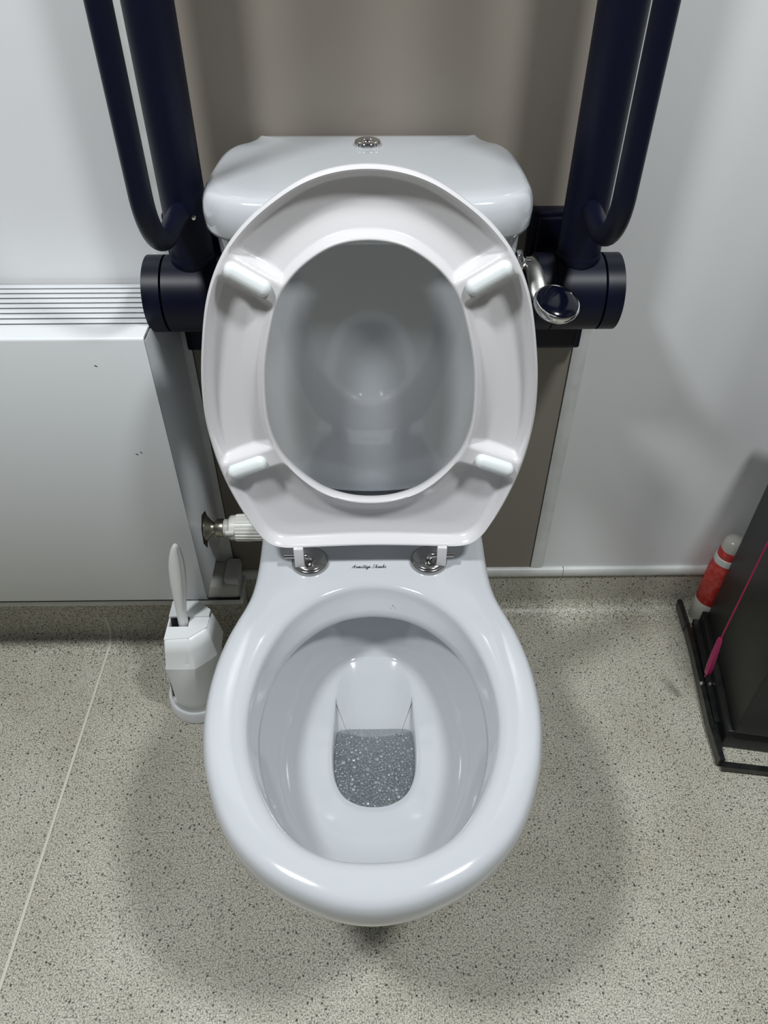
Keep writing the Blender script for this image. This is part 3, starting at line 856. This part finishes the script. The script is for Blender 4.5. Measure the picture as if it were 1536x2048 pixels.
midP = [(-0.343, -0.254), (-0.292, -0.253), (-0.261, -0.224), (-0.257, -0.176), (-0.291, -0.150), (-0.343, -0.154)]
MP = poly_polar(midP, tc_, NB)
FT = superell(0.0495, 0.0515, NB)
rsb = []
for z, t in ((0.027, 0.0), (0.05, 0.05), (0.08, 0.13), (0.10, 0.22), (0.12, 0.38), (0.135, 0.60), (0.150, 0.88)):
    rsb.append(z3(lring(FT, MP, t), z))
rsb.append(z3(lring(MP, TP, 0.25), 0.160))
rsb.append(z3(lring(MP, TP, 0.55), 0.183)); rsb.append(z3(TP, 0.211))
# walls with an oval cut-out on the left side
vv = [p for r in rsb for p in r]; ff = []
for i in range(len(rsb) - 1):
    for k in range(NB):
        a = 360 * k / NB; zc = (rsb[i][0][2] + rsb[i + 1][0][2]) / 2
        if ((a - 213) / 20) ** 2 + ((zc - 0.078) / 0.042) ** 2 < 1.0: continue
        k2 = (k + 1) % NB
        ff.append((i * NB + k, i * NB + k2, (i + 1) * NB + k2, (i + 1) * NB + k))
# top plate with a slot opening towards the left: rear part and front part
T0 = len(vv)
slot_y0, slot_y1, slot_x = -0.2145, -0.1955, -0.3015
vv2 = []
shell = obj('shell', vv, ff, M['holder'], hold, smooth=True, sharp=11)
sol = shell.modifiers.new('wall', 'SOLIDIFY'); sol.thickness = 0.0022; sol.offset = -1
def clip(P, y0, y1):
    out = []
    for i in range(len(P)):
        p, q = P[i], P[(i + 1) % len(P)]
        out.append(p)
    res = out
    for lim, keep in ((y0, lambda y: y >= y0 - 1e-9), (y1, lambda y: y <= y1 + 1e-9)):
        src, res2 = res, []
        for i in range(len(src)):
            p, q = src[i], src[(i + 1) % len(src)]
            if keep(p[1]): res2.append(p)
            if keep(p[1]) != keep(q[1]):
                t = (lim - p[1]) / (q[1] - p[1]); res2.append((p[0] + (q[0] - p[0]) * t, lim))
        res = res2
    return res
g = G()
for y0, y1, zo in ((-1, slot_y0, 0.0), (slot_y1, 1, 0.0035)):
    P = clip(topP, y0, y1)
    g.rings([z3(P, 0.2085 + zo), z3(P, 0.2108 + zo), z3([(tc_[0] + (x - tc_[0]) * 0.985, y) for x, y in P], 0.2122 + zo)])
P = [(x, y) for x, y in clip(topP, slot_y0, slot_y1)]
P = [p if p[0] > slot_x else (slot_x, p[1]) for p in P]
g.rings([z3(P, 0.2085), z3(P, 0.212)])
g.build('top', M['holder'], hold, sharp=30)

br = thing('toilet_brush', (-0.313, -0.205, 0.03), 'white toilet brush with slim pale handle standing in the faceted holder', 'toilet brush')
Hp = [(-0.3125, -0.2045, 0.10), (-0.3115, -0.2045, 0.18), (-0.311, -0.2045, 0.21), (-0.3090, -0.204, 0.24), (-0.3055, -0.203, 0.275), (-0.3015, -0.202, 0.31), (-0.2975, -0.201, 0.345), (-0.2945, -0.2, 0.370), (-0.2925, -0.2, 0.3825), (-0.2922, -0.2, 0.3865)]
Hr = [(0.0075, 0.0075), (0.0082, 0.0078), (0.0083, 0.0078), (0.0085, 0.0078), (0.0108, 0.0085), (0.0128, 0.0090), (0.0122, 0.0085), (0.0085, 0.0070), (0.0048, 0.0045), (0.0015, 0.0015)]
comb = catmull([(*p, *r) for p, r in zip(Hp, Hr)], 6)
rs = []
for q in comb:
    ring = []
    for k in range(32):
        a = 2 * math.pi * k / 32; c = math.cos(a); s_ = math.sin(a)
        groove = 1 - 0.16 * math.exp(-((a - 5.6) / 0.28) ** 2) * (1 if q[2] > 0.24 else 0)
        ring.append((q[0] + q[3] * c * groove, q[1] + q[4] * s_ * groove, q[2]))
    rs.append(ring)
G().rings(rs).build('handle', M['brush'], br)
g = G(); rb = random.Random(5)
for k in range(900):
    z = rb.uniform(0.035, 0.115); a = rb.uniform(0, 2 * math.pi); L = rb.uniform(0.030, 0.041)
    c = Vector((hc.x - 0.004, hc.y, z)); d = Vector((math.cos(a), math.sin(a), rb.uniform(-0.35, 0.35))).normalized()
    p0 = c + d * 0.005; p1 = c + d * L; s_ = d.orthogonal().normalized() * 0.0007; w = d.cross(s_)
    g.add([p0 + s_, p0 - s_ * 0.5 + w, p0 - s_ * 0.5 - w, p1 + s_ * 0.6, p1 - s_ * 0.3 + w * 0.6, p1 - s_ * 0.3 - w * 0.6], [(0, 1, 4, 3), (1, 2, 5, 4), (2, 0, 3, 5), (3, 4, 5)])
g.build('bristles', M['bristle'], br, sharp=None)

# ================================================================== BLACK BIN
BA = R(-9.5)
bo = Vector((0.588, -0.322))
bu = Vector((math.cos(BA), math.sin(BA))); bv = Vector((-math.sin(BA), math.cos(BA)))
bin_ = thing('waste_bin', (bo.x + 0.12, bo.y + 0.13, 0), 'tall glossy black waste bin with a foot frame, right of the toilet', 'bin')
def bt(u, v, z): p = bo + bu * u + bv * v; return (p.x, p.y, z)
BM = Matrix(((bu.x, bv.x, 0, bo.x), (bu.y, bv.y, 0, bo.y), (0, 0, 1, 0), (0, 0, 0, 1)))
def arc_box(g, u0, u1, v0, v1, z0, z1, bev):
    g.box((u0, v0, z0), (u1, v1, z1), bev, BM)
g = G(); arc_box(g, 0.012, 0.245, 0.004, 0.262, 0.026, 0.50, 0.004); g.build('body', M['black'], bin_)
g = G(); arc_box(g, 0.008, 0.249, 0.0, 0.266, 0.501, 0.52, 0.006); g.build('lid', M['black'], bin_)
g = G()
arc_box(g, 0.004, 0.249, 0.004, 0.268, 0.0005, 0.050, 0.002)
g.build('plinth', M['black'], bin_)
# flat bar foot frame: long left bar running back, front bar across
g = G()
def bar(P, w, z0, z1):
    n = len(P); Lq, Rq = [], []
    for i in range(n):
        t = (Vector(P[min(i + 1, n - 1)]) - Vector(P[max(i - 1, 0)])).normalized(); nr = Vector((-t.y, t.x))
        m_ = 1.0
        if 0 < i < n - 1:
            t1 = (Vector(P[i]) - Vector(P[i - 1])).normalized(); t2 = (Vector(P[i + 1]) - Vector(P[i])).normalized(); m_ = 1 / max(0.6, math.sqrt((1 + t1.dot(t2)) / 2))
        Lq.append(Vector(P[i]) + nr * w / 2 * m_); Rq.append(Vector(P[i]) - nr * w / 2 * m_)
    g.rings([[(l.x, l.y, z0), (r.x, r.y, z0), (r.x, r.y, z1), (l.x, l.y, z1)] for l, r in zip(Lq, Rq)])
bar([(0.632, -0.058), (0.6085, -0.200), (0.5955, -0.285)], 0.012, 0.008, 0.024)
bar([(0.5955, -0.285), (0.5812, -0.3600), (0.85, -0.3980)], 0.008, 0.004, 0.016)
frame = g.build('foot_frame', M['black_frame'], bin_, smooth=False)
g = G(); bar([(0.6115, -0.066), (0.6045, -0.130), (0.5915, -0.225), (0.5825, -0.290), (0.5785, -0.3560)], 0.0085, 0.004, 0.024)
tabm = Matrix.Translation((0.6115, -0.040, 0.0)) @ Matrix.Rotation(R(-5), 4, 'Z')
g.box((-0.0045, -0.034, 0.004), (0.0045, 0.034, 0.026), 0.003, tabm)
pedal = g.build('pedal_bar', M['black_frame'], bin_, smooth=False)
for (x, y) in ((0.5935, -0.207), (0.6075, -0.209)):
    G().lathe([(0.0042, 0.0), (0.0042, 0.003), (0.003, 0.0045), (0.0004, 0.005)], (x, y, 0.0235), n=6 * 3).build('bolt', M['chrome'], frame)

# pull cord -----------------------------------------------------------------
cord = thing('pull_cord', (0.556, -0.25, 0.12), 'pink emergency pull cord hanging in front of the black bin', 'pull cord')
G().tube([(0.5595, -0.25, 0.108), (0.5545, -0.25, 0.20), (0.5535, -0.25, 0.44), (0.5540, -0.25, 1.2), (0.5545, -0.25, ZC - 0.03)], 0.0013, 10).build('cord', M['pink'], cord)
G().lathe([(0.030, 0), (0.030, -0.012), (0.022, -0.026), (0.004, -0.03)], (0.5545, -0.25, ZC), n=32).build('ceiling_switch', M['trim'], cord)
g = G(); rs = []
for t, r in ((0, 0.0026), (0.03, 0.0040), (0.15, 0.0050), (0.5, 0.0064), (0.8, 0.0068), (0.95, 0.0062), (1.0, 0.0035)):
    c = (lerp(0.5536, 0.5605, t), -0.25, lerp(0.213, 0.117, t))
    rs.append([(c[0] + r * math.cos(2 * math.pi * k / 6), c[1] + r * math.sin(2 * math.pi * k / 6), c[2]) for k in range(6)])
g.rings(rs); g.build('toggle', M['pink_toggle'], cord, sharp=30)

# red spray bottle ----------------------------------------------------------
bc = (0.6585, -0.031)
bot = thing('air_freshener_bottle', (bc[0], bc[1], 0), 'red labelled bottle on the floor between the black bin and the wall', 'bottle')
G().lathe([(0.026, 0.0005), (0.0275, 0.003), (0.0275, 0.055), (0.0265, 0.058)], (*bc, 0), n=48).build('lower_body', M['bottle'], bot)
G().lathe([(0.0268, 0.057), (0.0274, 0.058), (0.0274, 0.130), (0.0265, 0.145), (0.0235, 0.158), (0.022, 0.163)], (*bc, 0), n=48).build('label', M['red'], bot, label='red printed label')
G().lathe([(0.0238, 0.162), (0.0242, 0.163), (0.0232, 0.176), (0.0222, 0.177)], (*bc, 0), n=48).build('neck_ring', M['trim'], bot)
G().lathe([(0.022, 0.176), (0.0215, 0.186), (0.020, 0.193), (0.0195, 0.194)], (*bc, 0), n=48).build('shoulder', M['red'], bot)
G().lathe([(0.0196, 0.193), (0.020, 0.199), (0.0185, 0.212), (0.012, 0.219), (0.0005, 0.221)], (*bc, 0), n=48).build('cap', M['bottle'], bot)
